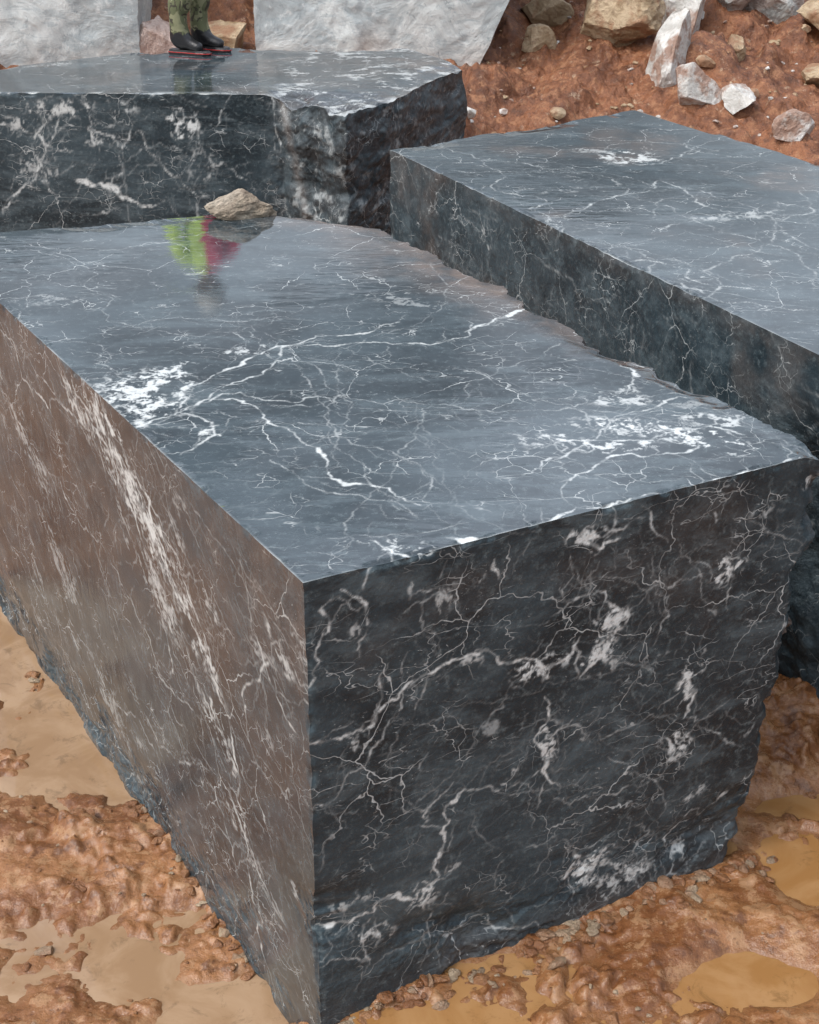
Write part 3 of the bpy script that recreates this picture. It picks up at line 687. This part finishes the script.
for sgn,kx in ((1,.05),(-1,.01)):
    ax=AX[sgn]
    i=len(bv);bv+=[tw((0,sgn*.18,1.42)),tw((.03,sgn*.28,1.15)),tw((.20,sgn*.20,1.02))];br+=[.075,.058,.040];be+=[(3,i),(i,i+1),(i+1,i+2)]
    i=len(bv);bv+=[(0,sgn*.09,.84),(kx+.02,sgn*HY,.50),(ax,sgn*HY,.24)];br+=[.10,.075,.07];be+=[(0,i),(i,i+1),(i+1,i+2)]
def bodymat(c):
    if c.z<.93:return 0
    if c.z>1.52 and abs(c.y)<.1 and abs(c.x)<.1:return 3
    return 2 if (c.x*.94+c.y*.34)>.02 else 1
skin_obj("body",bv,be,br,[CAMO,YEL,RED,SKIN],bodymat)
bm=bmesh.new();bmesh.ops.create_uvsphere(bm,u_segments=40,v_segments=28,radius=1.)
for v in bm.verts:
    x,y,z=v.co
    jaw=1-.25*max(0,-z)**1.3
    X_=x*.098*(1 if x<0 else jaw*.98);Y_=y*.076*jaw;Z_=z*.118
    if x>.5:
        nose=math.exp(-((y)/.16)**2)*math.exp(-((z+.12)/.20)**2)*(1.15 if z<-.05 else .8);X_+=.024*nose
        X_-=.011*(math.exp(-((abs(y)-.36)/.15)**2)*math.exp(-((z-.06)/.13)**2))
        X_+=.006*math.exp(-(y/.3)**2)*math.exp(-((z+.50)/.07)**2)-.004*math.exp(-(y/.3)**2)*math.exp(-((z+.44)/.03)**2)
        X_+=.006*math.exp(-(y/.3)**2)*math.exp(-((z+.85)/.15)**2)
    if abs(y)>.9 and abs(x)<.25 and abs(z)<.35:Y_+=math.copysign(.016,y)
    v.co=(X_+.02,Y_,Z_+1.67)
me=bpy.data.meshes.new("head");bm.to_mesh(me);bm.free()
for m in (SKIN,HAIR):me.materials.append(m)
for p in me.polygons:
    p.use_smooth=True;c=p.center;p.material_index=1 if (c.z>1.725 or (c.x<-.01 and c.z>1.62)) else 0
RZ=Matrix.Rotation(TW,4,'Z')
me.transform(RZ)
h=bpy.data.objects.new("head",me);SC.collection.objects.link(h);h.parent=rig
for s in (1,-1):
    bm=bmesh.new();bmesh.ops.create_uvsphere(bm,u_segments=16,v_segments=10,radius=.012);me=bpy.data.meshes.new("eye");bm.to_mesh(me);bm.free()
    me.materials.append(EYE);me.materials.append(BLK)
    for p in me.polygons:p.material_index=1 if p.center.x>.0095 else 0;p.use_smooth=True
    me.transform(RZ@Matrix.Translation((.095,s*.028,1.678)))
    e=bpy.data.objects.new("eye",me);SC.collection.objects.link(e);e.parent=rig
bm=bmesh.new();prof=[(.0,.135),(.05,.13),(.09,.105),(.112,.06),(.118,.0),(.15,-.006),(.152,-.012),(.115,-.010)]
rings=[]
for r,z in prof:
    rings.append([bm.verts.new((r*math.cos(t)*(1.12 if math.cos(t)>0 else 1.05)+.015,r*.92*math.sin(t),z+1.73)) for t in np.linspace(0,2*math.pi,32,endpoint=False)])
for a,b in zip(rings[:-1],rings[1:]):
    for i in range(32):bm.faces.new((a[i],b[i],b[(i+1)%32],a[(i+1)%32]))
bmesh.ops.remove_doubles(bm,verts=bm.verts,dist=.0005);bmesh.ops.recalc_face_normals(bm,faces=bm.faces)
me=bpy.data.meshes.new("hard_hat");bm.to_mesh(me);bm.free();me.materials.append(HAT);me.transform(RZ)
for p in me.polygons:p.use_smooth=True
o=bpy.data.objects.new("hard_hat",me);SC.collection.objects.link(o);o.parent=rig
for s in (1,-1):
    w=Vector((.20,s*.20,1.02));V=[w,w+Vector((.05,-s*.005,-.005))];Rr=[.03,(.036,.018)];Ee=[(0,1)]
    for k,(off,ln) in enumerate([(-.030,.062),(-.010,.072),(.010,.068),(.028,.054)]):
        i=len(V);b=w+Vector((.085,s*off*.6,off*.8));V+=[b,b+Vector((ln*.5,-s*.004,-.006)),b+Vector((ln*.85,-s*.02,-.018)),b+Vector((ln*.95,-s*.036,-.03))];Rr+=[.011,.0095,.0085,.007];Ee+=[(1,i),(i,i+1),(i+1,i+2),(i+2,i+3)]
    i=len(V);b=w+Vector((.035,-s*.028,.022));V+=[b,b+Vector((.028,-s*.018,.008)),b+Vector((.05,-s*.026,.0))];Rr+=[.013,.0105,.009];Ee+=[(1,i),(i,i+1),(i+1,i+2)]
    skin_obj("hand",[tw(q) for q in V],Ee,Rr,[SKIN],lambda c:0,1)
for s in (1,-1):
    ax=AX[s];y=s*HY
    V=[(ax,y,.40),(ax,y,.30),(ax-.005,y,.18),(ax-.01,y,.085),(ax+.065,y,.075),(ax+.13,y+s*.005,.056),(ax+.175,y+s*.006,.048)];Rr=[.072,.070,.060,.055,(.046,.046),(.044,.038),(.036,.032)]
    V.append((ax-.04,y,.05));Rr.append((.038,.036))
    def pk(c,ax=ax):return 1 if c.z<.14 or c.x>ax+.085 else 0
    skin_obj("boot",V,[(0,1),(1,2),(2,3),(3,4),(4,5),(5,6),(3,7)],Rr,[CAMO,BLK],pk)
    out=[(-.085,-.028),(-.09,0),(-.085,.028),(-.04,.038),(.05,.036),(.12,.045),(.175,.041),(.208,.022),(.214,0),(.208,-.020),(.175,-.036),(.12,-.040),(.05,-.032),(-.04,-.034)]
    bm=bmesh.new();R=[]
    for z,k in ((0.,1.),(.012,1.03),(.014,1.05),(.020,1.05),(.022,1.02),(.034,.95)):
        R.append([bm.verts.new((ax+.01+px*k,y+py*k,z)) for px,py in out])
    n=len(out);mi=[0,0,1,0,0]
    for j,(a,b) in enumerate(zip(R[:-1],R[1:])):
        for i in range(n):
            f=bm.faces.new((a[i],a[(i+1)%n],b[(i+1)%n],b[i]));f.material_index=mi[j]
    bm.faces.new(R[0][::-1]);bm.faces.new(R[-1])
    me=bpy.data.meshes.new("boot_sole");bm.to_mesh(me);bm.free();me.materials.append(BLK);me.materials.append(REDR)
    o=bpy.data.objects.new("boot_sole",me);SC.collection.objects.link(o);o.parent=rig
rig.location=(-1.50,10.45,1.5);rig.rotation_euler=(0,0,math.radians(-20))

# ================================================================ LIGHT / WORLD / CAMERA
W=bpy.data.worlds.new("World");SC.world=W;W.use_nodes=True;nt=W.node_tree;B=NB(nt);bg=nt.nodes["Background"]
el=math.radians(55);az=math.radians(-125)
sk=B.n('ShaderNodeTexSky',sky_type='NISHITA');sk.sun_disc=False;sk.sun_elevation=el;sk.sun_rotation=az;sk.dust_density=3.;sk.air_density=1.2
hs=B.n('ShaderNodeHueSaturation');hs.inputs['Saturation'].default_value=.38;B.l(sk.outputs[0],hs.inputs['Color'])
gc=B.n('ShaderNodeTexCoord').outputs['Generated'];cn=B.noise(B.mapping(gc,(0,0,.3),(1,1,2.0)),4.5,4,.55,.5)
sx=B.n('ShaderNodeSeparateXYZ');B.l(gc,sx.inputs[0])
gr=B.mr(sx.outputs[2],.16,.56,.78,2.3)
B.put(hs.inputs['Value'],B.m('MULTIPLY',B.mr(cn,.40,.60,.5,1.5),gr))
B.l(hs.outputs[0],bg.inputs['Color']);bg.inputs['Strength'].default_value=.145
su=bpy.data.lights.new("sun",'SUN');su.energy=1.0;su.angle=math.radians(14);su.color=(1.,.96,.9)
so=bpy.data.objects.new("sun",su);SC.collection.objects.link(so)
d=Vector((math.sin(az)*math.cos(el),math.cos(az)*math.cos(el),math.sin(el)));so.rotation_euler=d.to_track_quat('Z','Y').to_euler()
cd=bpy.data.cameras.new("camera");co=bpy.data.objects.new("camera",cd);SC.collection.objects.link(co)
co.location=(0,0,CAMH);co.rotation_euler=(math.radians(90)-PITCH,0,0)
cd.sensor_fit='VERTICAL';cd.sensor_height=24;cd.lens=FPX/1024*24;cd.clip_end=3000;cd.clip_start=.05
SC.camera=co
SC.view_settings.view_transform='Standard';SC.view_settings.look='None';SC.view_settings.exposure=0
